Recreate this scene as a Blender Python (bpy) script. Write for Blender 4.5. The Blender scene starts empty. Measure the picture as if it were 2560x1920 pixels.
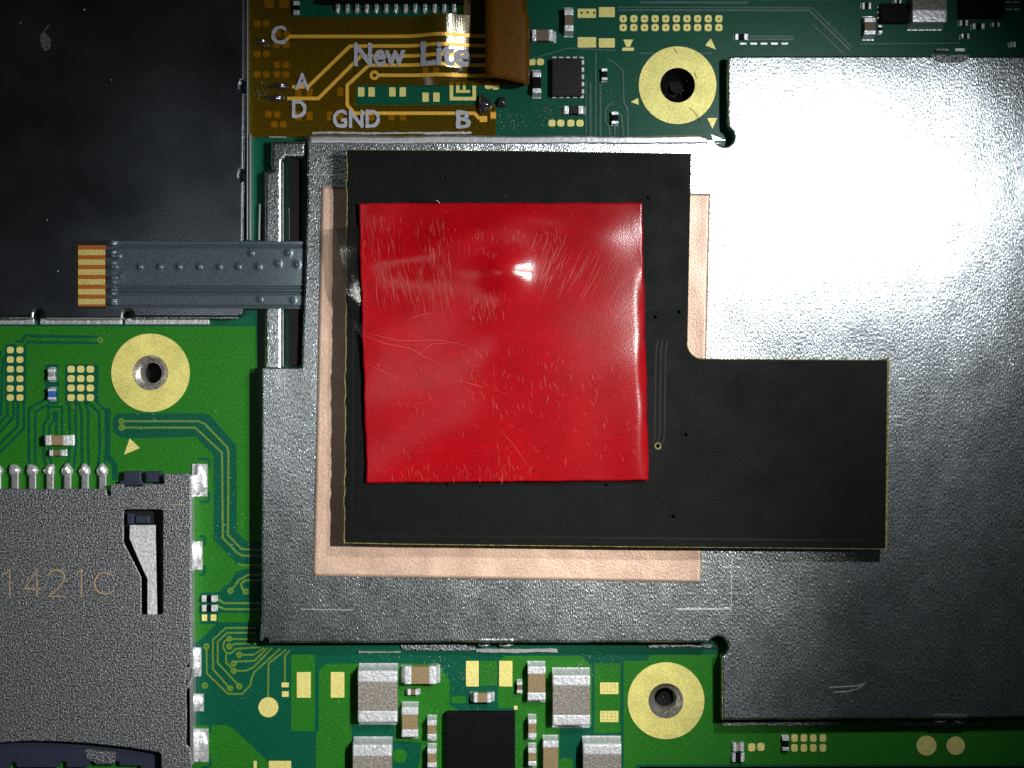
import bpy, bmesh, math, random
from mathutils import Vector, geometry
random.seed(7)
C = bpy.context.scene.collection
SC = bpy.context.scene

# ---------------------------------------------------------------- camera, world, lamps, exposure
H = 40.0                                     # camera height; 1 unit = 100 photo pixels on the board
cam = bpy.data.cameras.new('camera'); cam.sensor_width = 36; cam.lens = 36*H/25.6
cam.clip_start = .1; cam.clip_end = 500
co = bpy.data.objects.new('camera', cam); C.objects.link(co); co.location = (0, 0, H)
SC.camera = co
w = bpy.data.worlds.new('World'); SC.world = w; w.use_nodes = True
w.node_tree.nodes['Background'].inputs[0].default_value = (.8, .95, 1, 1)
w.node_tree.nodes['Background'].inputs[1].default_value = .009
SC.view_settings.view_transform = 'Standard'; SC.view_settings.look = 'None'
SC.view_settings.exposure = 0; SC.view_settings.gamma = 1

def aim(o, t):
    o.rotation_euler = (Vector(t)-o.location).to_track_quat('-Z', 'Y').to_euler()
def spot(name, loc, target, power, angle, blend, size, col=(1, 1, 1)):
    l = bpy.data.lights.new(name, 'SPOT'); l.energy = power; l.spot_size = math.radians(angle)
    l.spot_blend = blend; l.shadow_soft_size = size; l.color = col
    o = bpy.data.objects.new(name, l); C.objects.link(o); o.location = loc; aim(o, target); return o
def area(name, loc, target, power, sx, sy, col=(1, 1, 1)):
    l = bpy.data.lights.new(name, 'AREA'); l.energy = power; l.shape = 'RECTANGLE'; l.size = sx; l.size_y = sy; l.color = col
    o = bpy.data.objects.new(name, l); C.objects.link(o); o.location = loc; aim(o, target); return o
spot('key_lamp', (15, 2.5, 28), (-12, -8, 0), 56000, 60, 1, .45, (1, .98, .93))
spot('glare_lamp', (10.6, 7.2, 18), (3, 0, 0), 12500, 82, 1, .6, (.95, .98, 1))
area('fill_lamp', (-9.8, .5, 26), (-6, 0, 0), 220, 4.5, 8, (.95, .98, 1))  # added soft fill for the left shield and copper, source unseen

# ---------------------------------------------------------------- materials
def pm(name, base, metal=0, rough=.5, spec=.5, var=0, vscale=25, bump=0, bscale=25, stretch=(1, 1, 1), coat=0,
       rough2=None, rotz=0, detail=3, bigvar=0, bigscale=.6, bigrough=0, warp=0, wscale=.5, wstretch=(1, 1, 1)):
    m = bpy.data.materials.new(name); m.use_nodes = True; nt = m.node_tree; N = nt.nodes; L = nt.links
    b = N['Principled BSDF']; out = N['Material Output']
    b.inputs['Base Color'].default_value = (*base, 1); b.inputs['Metallic'].default_value = metal
    b.inputs['Roughness'].default_value = rough; b.inputs['Specular IOR Level'].default_value = spec
    b.inputs['Coat Weight'].default_value = coat; b.inputs['Coat Roughness'].default_value = .12
    geo = N.new('ShaderNodeNewGeometry')
    def noise(scale, st=(1, 1, 1), det=detail, rz=0):
        mp = N.new('ShaderNodeMapping'); mp.inputs['Scale'].default_value = st; mp.inputs['Rotation'].default_value = (0, 0, rz)
        n = N.new('ShaderNodeTexNoise'); n.inputs['Scale'].default_value = scale; n.inputs['Detail'].default_value = det
        L.new(geo.outputs['Position'], mp.inputs['Vector']); L.new(mp.outputs[0], n.inputs['Vector']); return n
    col = None
    if var or bigvar:
        mixes = []
        for amt, sc in ((var, vscale), (bigvar, bigscale)):
            if not amt: continue
            n = noise(sc, stretch if sc > 5 else (1, 1, 1), detail, rotz)
            mr = N.new('ShaderNodeMapRange'); mr.inputs['From Min'].default_value = .3; mr.inputs['From Max'].default_value = .7
            mr.inputs['To Min'].default_value = 1-amt; mr.inputs['To Max'].default_value = 1+amt
            L.new(n.outputs['Fac'], mr.inputs['Value']); mixes.append(mr.outputs[0])
        f = mixes[0]
        if len(mixes) == 2:
            mm = N.new('ShaderNodeMath'); mm.operation = 'MULTIPLY'; L.new(mixes[0], mm.inputs[0]); L.new(mixes[1], mm.inputs[1]); f = mm.outputs[0]
        vm = N.new('ShaderNodeVectorMath'); vm.operation = 'SCALE'; vm.inputs[0].default_value = base; L.new(f, vm.inputs['Scale'])
        L.new(vm.outputs[0], b.inputs['Base Color']); col = vm.outputs[0]
    if bigrough:
        n = noise(bigscale*1.7, (1, 1, 1), 5)
        mr = N.new('ShaderNodeMapRange'); mr.inputs['From Min'].default_value = .3; mr.inputs['From Max'].default_value = .7
        mr.inputs['To Min'].default_value = rough-bigrough; mr.inputs['To Max'].default_value = rough+bigrough
        L.new(n.outputs['Fac'], mr.inputs['Value']); L.new(mr.outputs[0], b.inputs['Roughness'])
    bp = None
    if bump:
        n = noise(bscale, stretch, 2, rotz)
        bp = N.new('ShaderNodeBump'); bp.inputs['Strength'].default_value = bump; bp.inputs['Distance'].default_value = .02
        L.new(n.outputs['Fac'], bp.inputs['Height']); L.new(bp.outputs[0], b.inputs['Normal'])
    if warp:
        n = noise(wscale, wstretch, 1.5)
        b2 = N.new('ShaderNodeBump'); b2.inputs['Strength'].default_value = 1; b2.inputs['Distance'].default_value = warp
        L.new(n.outputs['Fac'], b2.inputs['Height']); L.new(b2.outputs[0], (bp or b).inputs['Normal'])
        bp = bp or b2
    if rough2:
        g = N.new('ShaderNodeBsdfAnisotropic'); g.inputs['Roughness'].default_value = rough2[0]
        g.inputs['Color'].default_value = (*base, 1)
        if bp: L.new(bp.outputs[0], g.inputs['Normal'])
        if col: L.new(col, g.inputs['Color'])
        mx = N.new('ShaderNodeMixShader'); mx.inputs[0].default_value = rough2[1]
        L.new(b.outputs[0], mx.inputs[1]); L.new(g.outputs[0], mx.inputs[2]); L.new(mx.outputs[0], out.inputs['Surface'])
    return m
M = {}
M['mask_green'] = pm('solder_mask_over_copper', (.018, .150, .013), 0, .42, .18, var=.42, vscale=28, bump=.12, bscale=30)
M['mask_teal'] = pm('solder_mask_over_laminate', (.003, .080, .043), 0, .35, .2, var=.42, vscale=28, bump=.12, bscale=30)
M['mask_glint'] = pm('trace_glint_upper', (.07, .135, .125), 0, .3, .5, var=.3, vscale=20)  # glints on the upper traces put into a paler base colour
M['mask_edge'] = pm('trace_under_mask', (.11, .21, .03), 0, .4, .45, var=.25, vscale=28)
M['laminate'] = pm('board_laminate', (.30, .26, .10), 0, .7, .3, var=.3, vscale=12)
M['gold'] = pm('gold_plating', (.80, .72, .24), .25, .5, .5, var=.16, vscale=22, bump=.25, bscale=26)
M['ring_gold'] = pm('gold_plated_ring', (.77, .70, .215), .25, .48, .5, var=.2, vscale=24, bump=.22, bscale=24, bigvar=.14, bigscale=1.6)
M['shield'] = pm('tin_plated_steel', (.55, .60, .615), 1, .26, .5, var=.6, vscale=20, bump=.5, bscale=20, stretch=(1.9, .7, 1), rough2=(.5, .07), bigrough=.015, detail=1, warp=.055, wscale=.5, wstretch=(1.5, .8, 1), bigvar=.08, bigscale=2.5)
M['cover'] = pm('dark_mirror_steel', (.20, .22, .25), 1, .27, .5, var=.35, vscale=20, bump=.12, bscale=20, stretch=(1, 1.8, 1), rotz=.6, bigrough=.05, bigscale=.3)
M['slot_metal'] = pm('matte_pressed_steel', (.27, .28, .30), 1, .42, .5, var=.8, vscale=24, bump=1.2, bscale=24, detail=1, rough2=(.75, .5))
M['bright_metal'] = pm('bright_tin', (.82, .83, .85), 1, .32, .5, bump=.3, bscale=10, rough2=(.6, .35))
M['solder'] = pm('solder', (.84, .85, .88), .7, .36, .5, bump=.9, bscale=9, var=.2, vscale=14)
M['dark_solder'] = pm('fluxed_solder', (.25, .24, .26), .9, .16, .5, bump=.8, bscale=6)
M['copper'] = pm('copper_foil', (.70, .49, .375), .5, .48, .4, var=.2, vscale=24, bump=.3, bscale=22, bigvar=.09, bigscale=1.2, warp=.05, wscale=.9)
M['black_board'] = pm('black_solder_mask', (.0040, .0050, .0046), 0, .55, .10, var=.5, vscale=24, bigvar=.18, bigscale=.9, bigrough=.08, bump=.25, bscale=26)
M['black_trace'] = pm('black_mask_over_trace', (.004, .0045, .004), 0, .4, .25, var=.3, vscale=26)
M['board_edge'] = pm('bare_board_edge', (.20, .18, .05), 0, .7, .2, var=.6, vscale=9)
M['black_foam'] = pm('black_pad', (.010, .009, .009), 0, .9, .2)
M['void'] = pm('dark_bore', (.004, .004, .004), 0, .7, .2)
M['bore'] = pm('threaded_brass_bore', (.46, .44, .40), .8, .38, .5, bump=.7, bscale=9, var=.4, vscale=14)
M['chip'] = pm('chip_epoxy', (.003, .003, .005), 0, .6, .1, var=.4, vscale=26, bump=.25, bscale=24)
M['chip_brown'] = pm('chip_epoxy_warm', (.010, .008, .010), 0, .5, .25, var=.4, vscale=26, bump=.3, bscale=22)
M['cap_grey'] = pm('grey_ceramic', (.24, .22, .195), 0, .6, .3, var=.55, vscale=20, bump=.4, bscale=20)
M['cap_tan'] = pm('tan_ceramic', (.26, .19, .10), 0, .55, .3, var=.25, vscale=22)
M['cap_brown'] = pm('brown_ceramic', (.16, .12, .075), 0, .55, .35, var=.15, vscale=22)
M['terminal'] = pm('tinned_terminal', (.84, .86, .90), .5, .40, .5, var=.28, vscale=16, bump=.8, bscale=13)
M['blue'] = pm('blue_resistor', (.02, .11, .45), 0, .4, .5)
M['navy_plastic'] = pm('navy_plastic', (.020, .026, .050), 0, .5, .45, var=.25, vscale=20, bump=.2, bscale=20)
M['cable'] = pm('coated_ribbon', (.066, .090, .103), .35, .34, .5, var=.28, vscale=24, bump=.25, bscale=24)
M['cable_black'] = pm('ribbon_end_black', (.008, .009, .009), 0, .5, .4)
M['cable_orange'] = pm('ribbon_bare_polyimide', (.30, .085, .012), 0, .5, .4, var=.15)
M['contact'] = pm('ribbon_contact_gold', (.62, .52, .17), .4, .5, .5, var=.3, vscale=26, bump=.4, bscale=22)
M['flex_gold'] = pm('flex_copper_trace', (.88, .50, .06), .35, .42, .5, var=.2, vscale=24)
M['ink'] = pm('silkscreen_ink', (.40, .42, .47), 0, .45, .45, var=.2, vscale=18, bump=.35, bscale=10)
M['stamp'] = pm('burnished_stamp', (.78, .58, .34), .6, .35, .5)
M['flux'] = pm('flux_drops', (.16, .24, .20), 0, .15, .6)
M['dust'] = pm('dust', (.5, .5, .48), 0, .8, .2)
M['scuff'] = pm('scuff', (.16, .15, .13), .3, .5, .5, var=.7, vscale=12)
M['table'] = pm('dark_bench', (.012, .012, .012), 0, .7, .2)

def flex_mat(name, tint, body, alpha, rough=.22):
    m = bpy.data.materials.new(name); m.use_nodes = True; nt = m.node_tree; N = nt.nodes; L = nt.links
    b = N['Principled BSDF']; b.inputs['Base Color'].default_value = (*body, 1); b.inputs['Roughness'].default_value = rough
    t = N.new('ShaderNodeBsdfTransparent'); t.inputs[0].default_value = (*tint, 1)
    mx = N.new('ShaderNodeMixShader'); mx.inputs[0].default_value = alpha
    geo = N.new('ShaderNodeNewGeometry')
    n = N.new('ShaderNodeTexNoise'); n.inputs['Scale'].default_value = 20; n.inputs['Detail'].default_value = 3
    L.new(geo.outputs['Position'], n.inputs['Vector'])
    bp = N.new('ShaderNodeBump'); bp.inputs['Strength'].default_value = .3; bp.inputs['Distance'].default_value = .02
    L.new(n.outputs['Fac'], bp.inputs['Height']); L.new(bp.outputs[0], b.inputs['Normal'])
    mr = N.new('ShaderNodeMapRange'); mr.inputs['From Min'].default_value = .3; mr.inputs['From Max'].default_value = .7
    mr.inputs['To Min'].default_value = .6; mr.inputs['To Max'].default_value = 1.4; L.new(n.outputs['Fac'], mr.inputs['Value'])
    vm = N.new('ShaderNodeVectorMath'); vm.operation = 'SCALE'; vm.inputs[0].default_value = body; L.new(mr.outputs[0], vm.inputs['Scale'])
    L.new(vm.outputs[0], b.inputs['Base Color'])
    L.new(t.outputs[0], mx.inputs[1]); L.new(b.outputs[0], mx.inputs[2]); L.new(mx.outputs[0], N['Material Output'].inputs['Surface'])
    return m
M['flex'] = flex_mat('amber_polyimide', (1, .82, .22), (.15, .088, .003), .34, .15)
M['flex'].node_tree.nodes['Principled BSDF'].inputs['Specular IOR Level'].default_value = 1.0; M['flex'].node_tree.nodes['Principled BSDF'].inputs['IOR'].default_value = 1.8; M['flex'].node_tree.nodes['Bump'].inputs['Strength'].default_value = .06
M['flap'] = flex_mat('amber_polyimide_fold', (.55, .2, .02), (.12, .046, .002), .94, .5)
M['flap'].node_tree.nodes['Principled BSDF'].inputs['Specular IOR Level'].default_value = .15
M['clear_film'] = flex_mat('clear_carrier_film', (.86, .86, .84), (.02, .02, .02), .22, .1)

M['red'] = pm('red_release_film', (.31, .0005, .0045), 0, .6, .06, var=.25, vscale=24, bump=.10, bscale=24, bigvar=.10, bigscale=1.1)
M['red'].node_tree.nodes['Principled BSDF'].inputs['Coat Weight'].default_value = .6
M['red'].node_tree.nodes['Principled BSDF'].inputs['Coat Roughness'].default_value = .19
M['red'].node_tree.links.new(M['red'].node_tree.nodes['Bump'].outputs[0], M['red'].node_tree.nodes['Principled BSDF'].inputs['Coat Normal'])
M['scratch'] = pm('scratched_film', (.46, .075, .06), 0, .5, .3)


# ---------------------------------------------------------------- builders
WL = {}                                       # world place of every object built
def P(px, py, z=0):
    k = (H-z)/H
    return Vector(((px-1280)/100*k, (960-py)/100*k, z))
def add(name, me, mat, parent=None, wl=Vector((0, 0, 0)), kind=None):
    o = bpy.data.objects.new(name, me); C.objects.link(o)
    if mat is not None and not me.materials: me.materials.append(M[mat])
    if parent is not None: o.parent = parent; o.location = wl-WL[parent.name]
    else: o.location = wl
    WL[o.name] = Vector(wl)
    if kind: o['kind'] = kind
    return o
def tag(o, label, cat, group=None):
    o['label'] = label; o['category'] = cat
    if group: o['group'] = group
    return o
def thing(name, label, cat, loc, group=None):
    o = bpy.data.objects.new(name, None); C.objects.link(o); o.empty_display_size = .2; o.location = loc
    WL[o.name] = Vector(loc); return tag(o, label, cat, group)
def mesh(name, vs, fs, smooth=False):
    me = bpy.data.meshes.new(name); me.from_pydata([tuple(v) for v in vs], [], fs); me.validate()
    bm = bmesh.new(); bm.from_mesh(me); bmesh.ops.recalc_face_normals(bm, faces=bm.faces); bm.to_mesh(me); bm.free()
    if smooth:
        for p in me.polygons: p.use_smooth = True
    return me
def arc(cx, cy, r, a0, a1, n=14):
    return [(cx+r*math.cos(math.radians(a0+(a1-a0)*i/n)), cy-r*math.sin(math.radians(a0+(a1-a0)*i/n))) for i in range(n+1)]
def circ(cx, cy, r, n=40): return arc(cx, cy, r, 0, 360, n)[:-1]
def rect(x0, y0, x1, y1): return [(x0, y0), (x1, y0), (x1, y1), (x0, y1)]
def rrect(x0, y0, x1, y1, r):
    return arc(x1-r, y0+r, r, 90, 0, 4)+arc(x1-r, y1-r, r, 0, -90, 4)+arc(x0+r, y1-r, r, -90, -180, 4)+arc(x0+r, y0+r, r, 180, 90, 4)
def poly(name, loops, z0, z1, mat, parent=None, kind=None):
    """flat prism with vertical sides; the first loop is the outline, the rest are holes (photo pixels)"""
    if not isinstance(loops[0], list): loops = [loops]
    L3 = [[P(x, y, z1) for x, y in l] for l in loops]
    c = sum(L3[0], Vector())/len(L3[0]); c.z = z0
    tri = geometry.tessellate_polygon([[Vector((v.x, v.y, 0)) for v in l] for l in L3])
    flat = [v for l in L3 for v in l]; n = len(flat)
    vs = [Vector((v.x, v.y, z1))-c for v in flat]+[Vector((v.x, v.y, z0))-c for v in flat]
    fs = [tuple(t) for t in tri]+[tuple(n+i for i in reversed(t)) for t in tri]
    s = 0
    for l in L3:
        m = len(l)
        for i in range(m):
            a = s+i; b = s+(i+1) % m; fs.append((a, b, n+b, n+a))
        s += m
    return add(name, mesh(name, vs, fs), mat, parent, c, kind)
def soft(name, loops, z0, z1, bev, mat, parent=None, seg=3):
    """prism with rounded edges, from a filled and bevelled 2-D curve"""
    if not isinstance(loops[0], list): loops = [loops]
    cu = bpy.data.curves.new(name, 'CURVE'); cu.dimensions = '2D'; cu.fill_mode = 'BOTH'
    c = P(*loops[0][0], z1); c = Vector((c.x, c.y, z0))
    for l in loops:
        sp = cu.splines.new('POLY'); sp.points.add(len(l)-1); sp.use_cyclic_u = True
        for p, (x, y) in zip(sp.points, l):
            q = P(x, y, z1)-c; p.co = (q.x, q.y, 0, 1)
    cu.extrude = max((z1-z0)/2-bev, .0005); cu.bevel_depth = bev; cu.bevel_resolution = seg; cu.offset = -bev
    t = bpy.data.objects.new(name, cu)
    me = bpy.data.meshes.new_from_object(t); bpy.data.objects.remove(t); bpy.data.curves.remove(cu)
    me.name = name; me.materials.clear()
    for v in me.vertices: v.co.z += (z1-z0)/2
    for p in me.polygons: p.use_smooth = False
    return add(name, me, mat, parent, c)
CACHE = {}
def pad(shape, cx, cy, w_, h_, parent, mat='gold', z=.012, name='gold_pad'):
    key = (shape, w_, h_, mat)
    k = (H-z)/H
    if key not in CACHE:
        if shape == 'rect': l = rrect(-w_/2, -h_/2, w_/2, h_/2, 1.5)
        elif shape == 'disc': l = circ(0, 0, w_/2, 28)
        elif shape == 'oct': l = rrect(-w_/2, -h_/2, w_/2, h_/2, w_*.32)
        n = len(l); vs = [(x/100, -y/100, .012) for x, y in l]+[(x/100, -y/100, 0) for x, y in l]
        fs = [tuple(range(n)), tuple(range(2*n-1, n-1, -1))]+[(i, (i+1) % n, n+(i+1) % n, n+i) for i in range(n)]
        me = mesh(name, vs, fs); me.materials.append(M[mat]); CACHE[key] = me
    return add(name, CACHE[key], None, parent, P(cx, cy, z))
def ribbon(name, pts, width, z0, z1, mat, parent, zf=None, step=None, kind=None, closed=False):
    pts = [Vector(p) for p in pts]
    if step:
        q = [pts[0]]
        for a, b in zip(pts, pts[1:]):
            n = max(1, int((b-a).length/step)); q += [a+(b-a)*(i+1)/n for i in range(n)]
        pts = q
    L_, R_ = [], []
    n = len(pts)
    for i, p in enumerate(pts):
        d0 = (p-pts[i-1]).normalized() if i else None
        d1 = (pts[i+1]-p).normalized() if i < n-1 else None
        d0 = d0 or d1; d1 = d1 or d0
        t = (d0+d1).normalized(); nn = Vector((-t.y, t.x)); k = 1/max(.5, nn.dot(Vector((-d0.y, d0.x))))
        L_.append(p+nn*width/2*k); R_.append(p-nn*width/2*k)
    vs = []; c = P(pts[0].x, pts[0].y, z0)
    for z in (z1, z0):
        for l in (L_, R_):
            for v in l:
                e = zf(v.x, v.y) if zf else 0
                q = P(v.x, v.y, z1); vs.append(Vector((q.x, q.y, z+e))-c)
    fs = []
    for i in range(n-1):
        a, b = i, i+1
        fs += [(a, b, n+b, n+a), (2*n+a, 3*n+a, 3*n+b, 2*n+b), (a, 2*n+a, 2*n+b, b), (n+a, n+b, 3*n+b, 3*n+a)]
    fs += [(0, n, 3*n, 2*n), (n-1, 3*n-1, 4*n-1, 2*n-1)]
    return add(name, mesh(name, vs, fs), mat, parent, c, kind)
def sheet(name, quad, nu, nv, zf, th, mat, parent=None, smooth=True, edge=None):
    """a thin sheet over four photo corners (tl, tr, br, bl) with height zf(u, v, px, py)"""
    tl, tr, br, bl = [Vector(q) for q in quad]
    c = None; top = []
    for j in range(nv+1):
        for i in range(nu+1):
            u, v = i/nu, j/nv
            p = (tl*(1-u)+tr*u)*(1-v)+(bl*(1-u)+br*u)*v
            if edge: p = p+Vector(edge(u, v))
            z = zf(u, v, p.x, p.y); top.append(P(p.x, p.y, z))
    c = Vector(top[0]); n = len(top); W_ = nu+1
    vs = [t-c for t in top]+[t-c-Vector((0, 0, th)) for t in top]; fs = []
    for j in range(nv):
        for i in range(nu):
            a = j*W_+i; fs.append((a, a+W_, a+W_+1, a+1)); fs.append((n+a, n+a+1, n+a+W_+1, n+a+W_))
    ring = [i for i in range(W_)]+[j*W_+nu for j in range(1, nv+1)]+[nv*W_+i for i in range(nu-1, -1, -1)]+[j*W_ for j in range(nv-1, 0, -1)]
    for a, b in zip(ring, ring[1:]+ring[:1]): fs.append((a, b, n+b, n+a))
    me = mesh(name, vs, fs)
    if smooth:
        for p in me.polygons[:2*nu*nv]: p.use_smooth = True
    return add(name, me, mat, parent, c)
def boxmesh(name, sx, sy, sz, bev, seg=2):
    bm = bmesh.new(); bmesh.ops.create_cube(bm, size=1)
    for v in bm.verts: v.co = Vector((v.co.x*sx, v.co.y*sy, (v.co.z+.5)*sz))
    if bev:
        bmesh.ops.bevel(bm, geom=[e for e in bm.edges], offset=bev, segments=seg, profile=.6, affect='EDGES')
    me = bpy.data.meshes.new(name); bm.to_mesh(me); bm.free(); return me
def block(name, x0, y0, x1, y1, z0, z1, mat, parent=None, bev=.02, seg=2):
    a, b = P(x0, y0, z1), P(x1, y1, z1)
    c = (a+b)/2; c.z = z0
    return add(name, boxmesh(name, abs(b.x-a.x), abs(a.y-b.y), z1-z0, bev, seg), mat, parent, c)
def blob(name, cx, cy, rx, ry, h, mat, parent=None, z=.01, n=14, seed=0):
    rnd = random.Random(seed*91+int(cx)); vs = []; fs = []; rings = 6
    c = P(cx, cy, z); ph = rnd.random()*6
    for j in range(rings):
        t = j/(rings)*math.pi/2
        for i in range(n):
            a = 2*math.pi*i/n; w_ = 1+.13*math.sin(3*a+ph)+.07*math.sin(5*a+ph*2)
            vs.append((rx/100*math.cos(t)*math.cos(a)*w_, ry/100*math.cos(t)*math.sin(a)*w_, h*math.sin(t)*(1+.1*math.sin(2*a+ph))))
    vs.append((0, 0, h))
    for j in range(rings-1):
        for i in range(n): fs.append((j*n+i, j*n+(i+1) % n, (j+1)*n+(i+1) % n, (j+1)*n+i))
    for i in range(n): fs.append(((rings-1)*n+i, (rings-1)*n+(i+1) % n, rings*n))
    fs.append(tuple(range(n-1, -1, -1)))
    return add(name, mesh(name, vs, fs, True), mat, parent, c)
def text(name, s, box, z, mat, parent, bold=.02, zf=None, sub=False):
    cu = bpy.data.curves.new(name, 'FONT'); cu.body = s; cu.size = 1; cu.extrude = .012; cu.offset = bold; cu.resolution_u = 4
    t = bpy.data.objects.new(name, cu); me = bpy.data.meshes.new_from_object(t)
    bpy.data.objects.remove(t); bpy.data.curves.remove(cu); me.name = name; me.materials.clear()
    xs = [v.co.x for v in me.vertices]; ys = [v.co.y for v in me.vertices]
    x0, y0, x1, y1 = box; c = P((x0+x1)/2, (y0+y1)/2, z)
    bm = bmesh.new(); bm.from_mesh(me); bmesh.ops.subdivide_edges(bm, edges=[e for e in bm.edges if e.calc_length() > .08], cuts=3); bm.to_mesh(me); bm.free()
    mxs, Mxs, mys, Mys = min(xs), max(xs), min(ys), max(ys)
    xs, ys = [mxs, Mxs], [mys, Mys]
    for v in me.vertices:
        q = v.co*9; v.co.x += .011*math.sin(q.x*1.7+q.y*2.3); v.co.y += .011*math.sin(q.x*1.9-q.y*1.3+1)
        px = x0+(v.co.x-min(xs))/(max(xs)-min(xs))*(x1-x0); py = y1-(v.co.y-min(ys))/(max(ys)-min(ys))*(y1-y0)
        e = zf(px, py) if zf else 0
        q = P(px, py, z); v.co = Vector((q.x, q.y, z+v.co.z+e))-c
    return add(name, me, mat, parent, c)

# ================================================================= the setting
poly('bench', rect(-1500, -1500, 4100, 3500), -1.2, -.9, 'table', kind='structure')

# ---------------------------------------------------------------- the main circuit board
brd = thing('circuit_board', 'green circuit board that all the shields, chips and capacitors are mounted on', 'circuit board', (0, 0, -.4))
RINGS = [(376, 932, 98, 44, 'left'), (1694, 213, 97, 43.5, 'top'), (1665, 1752, 96, 44, 'bottom')]
outline = [(-600, -500), (3100, -500), (3100, 1917), (1600, 1917), (1596, 2300), (-600, 2300)]
poly('laminate', [outline]+[circ(x, y, ri) for x, y, ro, ri, k in RINGS], -.4, 0, 'mask_teal', brd)
for x, y, ro, ri, k in RINGS:
    r = poly('mounting_ring', [circ(x, y, ro, 72), circ(x, y, ri, 72)], 0, .03, 'ring_gold', brd)
    vs, fs = [], []; c = P(x, y, 0); n = 48
    prof = {'left': [(ri, .03), (ri-2, 0), (29, -.09), (27, -.10), (25, -.6)], 'top': [(ri, .03), (ri-1, -.02), (38, -.22), (34, -.5), (20, -.62)],
            'bottom': [(ri, .03), (ri-2, 0), (ri-6, -.10), (35, -.14), (31, -.22), (28, -.25), (24, -.5)]}[k]
    for rr, z in prof: vs += [(rr/100*math.cos(2*math.pi*i/n), rr/100*math.sin(2*math.pi*i/n), z) for i in range(n)]
    for j in range(len(prof)-1): fs += [(j*n+i, j*n+(i+1) % n, (j+1)*n+(i+1) % n, (j+1)*n+i) for i in range(n)]
    add('bore', mesh('bore', vs, fs, True), 'void' if k == 'top' else 'bore', r, c)
    poly('bore_floor', circ(x, y, prof[-1][0]+.5), prof[-1][1]-.02, prof[-1][1], 'void', r)
# copper areas under the solder mask
Z1, Z2, Z3 = .004, .008, .013
def pour(l, z=Z1, holes=()): return poly('copper_pour', [l]+list(holes), 0, z, 'mask_green', brd)
def gap(l): return poly('mask_clearance', l, 0, Z2, 'mask_teal', brd)
pour([(-590, 816), (640, 816), (660, 1556), (545, 1556), (500, 1600), (480, 1612), (-590, 1612)], holes=[circ(376, 932, 60)])
pour([(470, 1815), (509, 1814), (564, 1812), (587, 1824), (669, 1904), (690, 1960), (690, 2290), (-590, 2290), (-590, 1815)])
pour(rrect(728, 1636, 787, 1828, 4))
pour([(797, 1676), (815, 1659), (1095, 1659), (1124, 1702), (1124, 1762), (1158, 1782), (1110, 1790), (1110, 2290), (790, 2290), (790, 1830), (797, 1826)])
pour([(1245, 1716), (1247, 1652), (1262, 1640), (1451, 1639), (1480, 1665), (1480, 1815), (1399, 1818), (1399, 1930), (1290, 1930), (1290, 1770), (1245, 1770)])
pour(rect(1200, 1652, 1243, 1714)); pour(rrect(1486, 1658, 1551, 1832, 4)); pour(rrect(1128, 1740, 1165, 1758, 3))
pour([(1559, 1652), (1617, 1652), (1627, 1637), (3090, 1637), (3090, 1912), (1590, 1912), (1590, 2290), (1559, 2290)], holes=[circ(1665, 1752, 60)])
pour(rrect(1400, 1895, 1432, 1990, 8))
gap([(879, 1812), (987, 1808), (987, 1852), (1052, 1856), (1052, 1890), (1030, 1990), (982, 1990), (982, 1880), (879, 1850)])
poly('copper_pour', circ(1000, 1890, 17), 0, Z3, 'mask_green', brd)
for y, yb in ((1785, 1832), (1836, 1874), (1878, 1930)):
    for x in (1099, 1288): poly('copper_pour', rrect(x, y, x+17, yb, 2), 0, Z3, 'mask_green', brd)
gap([(295, 1033), (507, 1033), (525, 1038), (589, 1111), (592, 1130), (592, 1331), (616, 1353), (660, 1354), (660, 1411), (594, 1409), (585, 1401), (534, 1348),
     (534, 1137), (489, 1092), (312, 1096), (300, 1092), (283, 1080), (282, 1045)])
gap([(660, 1420), (612, 1422), (590, 1430), (572, 1460), (555, 1470), (552, 1480), (500, 1482), (500, 1560), (545, 1560), (545, 1532), (660, 1534)])
gap(rrect(12, 860, 66, 1006, 5)); gap(rrect(163, 911, 246, 1012, 5)); gap(rrect(113, 910, 147, 1010, 5))
gap(rect(1052, 1640, 1060, 1660))
def trace(pts, wt=4.5, wc=0, mat='mask_edge', z=None):
    if wc: ribbon('mask_clearance', pts, wc, 0, Z2+random.random()*.0015, 'mask_teal', brd)
    ribbon('copper_trace', pts, wt, 0, (z or Z3)+random.random()*.001, mat, brd)
trace([(304, 1053), (495, 1053), (512, 1060), (568, 1118), (571, 1130), (570, 1338), (604, 1373), (660, 1375)], 5)
trace([(304, 1069), (488, 1069), (555, 1132), (557, 1345), (594, 1383), (606, 1389), (660, 1389)], 5)
trace([(594, 1409), (606, 1413), (660, 1412)], 4)
trace([(660, 1437), (620, 1437), (597, 1450), (583, 1470), (576, 1477)], 5); trace([(660, 1450), (612, 1451), (602, 1460), (606, 1473), (614, 1478)], 5)
trace([(536, 1492), (560, 1508), (660, 1508)], 5); trace([(545, 1516), (562, 1523), (660, 1523)], 5)
trace([(250, 850), (86, 848), (70, 845), (56, 862), (40, 862)], 8, 22, 'mask_green')
trace([(26, 1004), (26, 1040), (-20, 1090)], 8, 22, 'mask_green'); trace([(52, 1004), (52, 1068), (-20, 1140)], 8, 22, 'mask_green')
trace([(10, 880), (0, 900), (-4, 1040)], 6, 20, 'mask_green')
trace([(118, 1004), (80, 1026), (80, 1140), (82, 1170)], 9, 22, 'mask_green')
trace([(124, 1170), (116, 1140), (116, 1065), (128, 1046), (128, 1024), (148, 1024), (148, 1086)], 8, 20, 'mask_green')
trace([(180, 1004), (183, 1110), (176, 1170)], 9, 22, 'mask_green'); trace([(203, 1004), (212, 1030), (212, 1120), (214, 1170)], 9, 22, 'mask_green')
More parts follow.
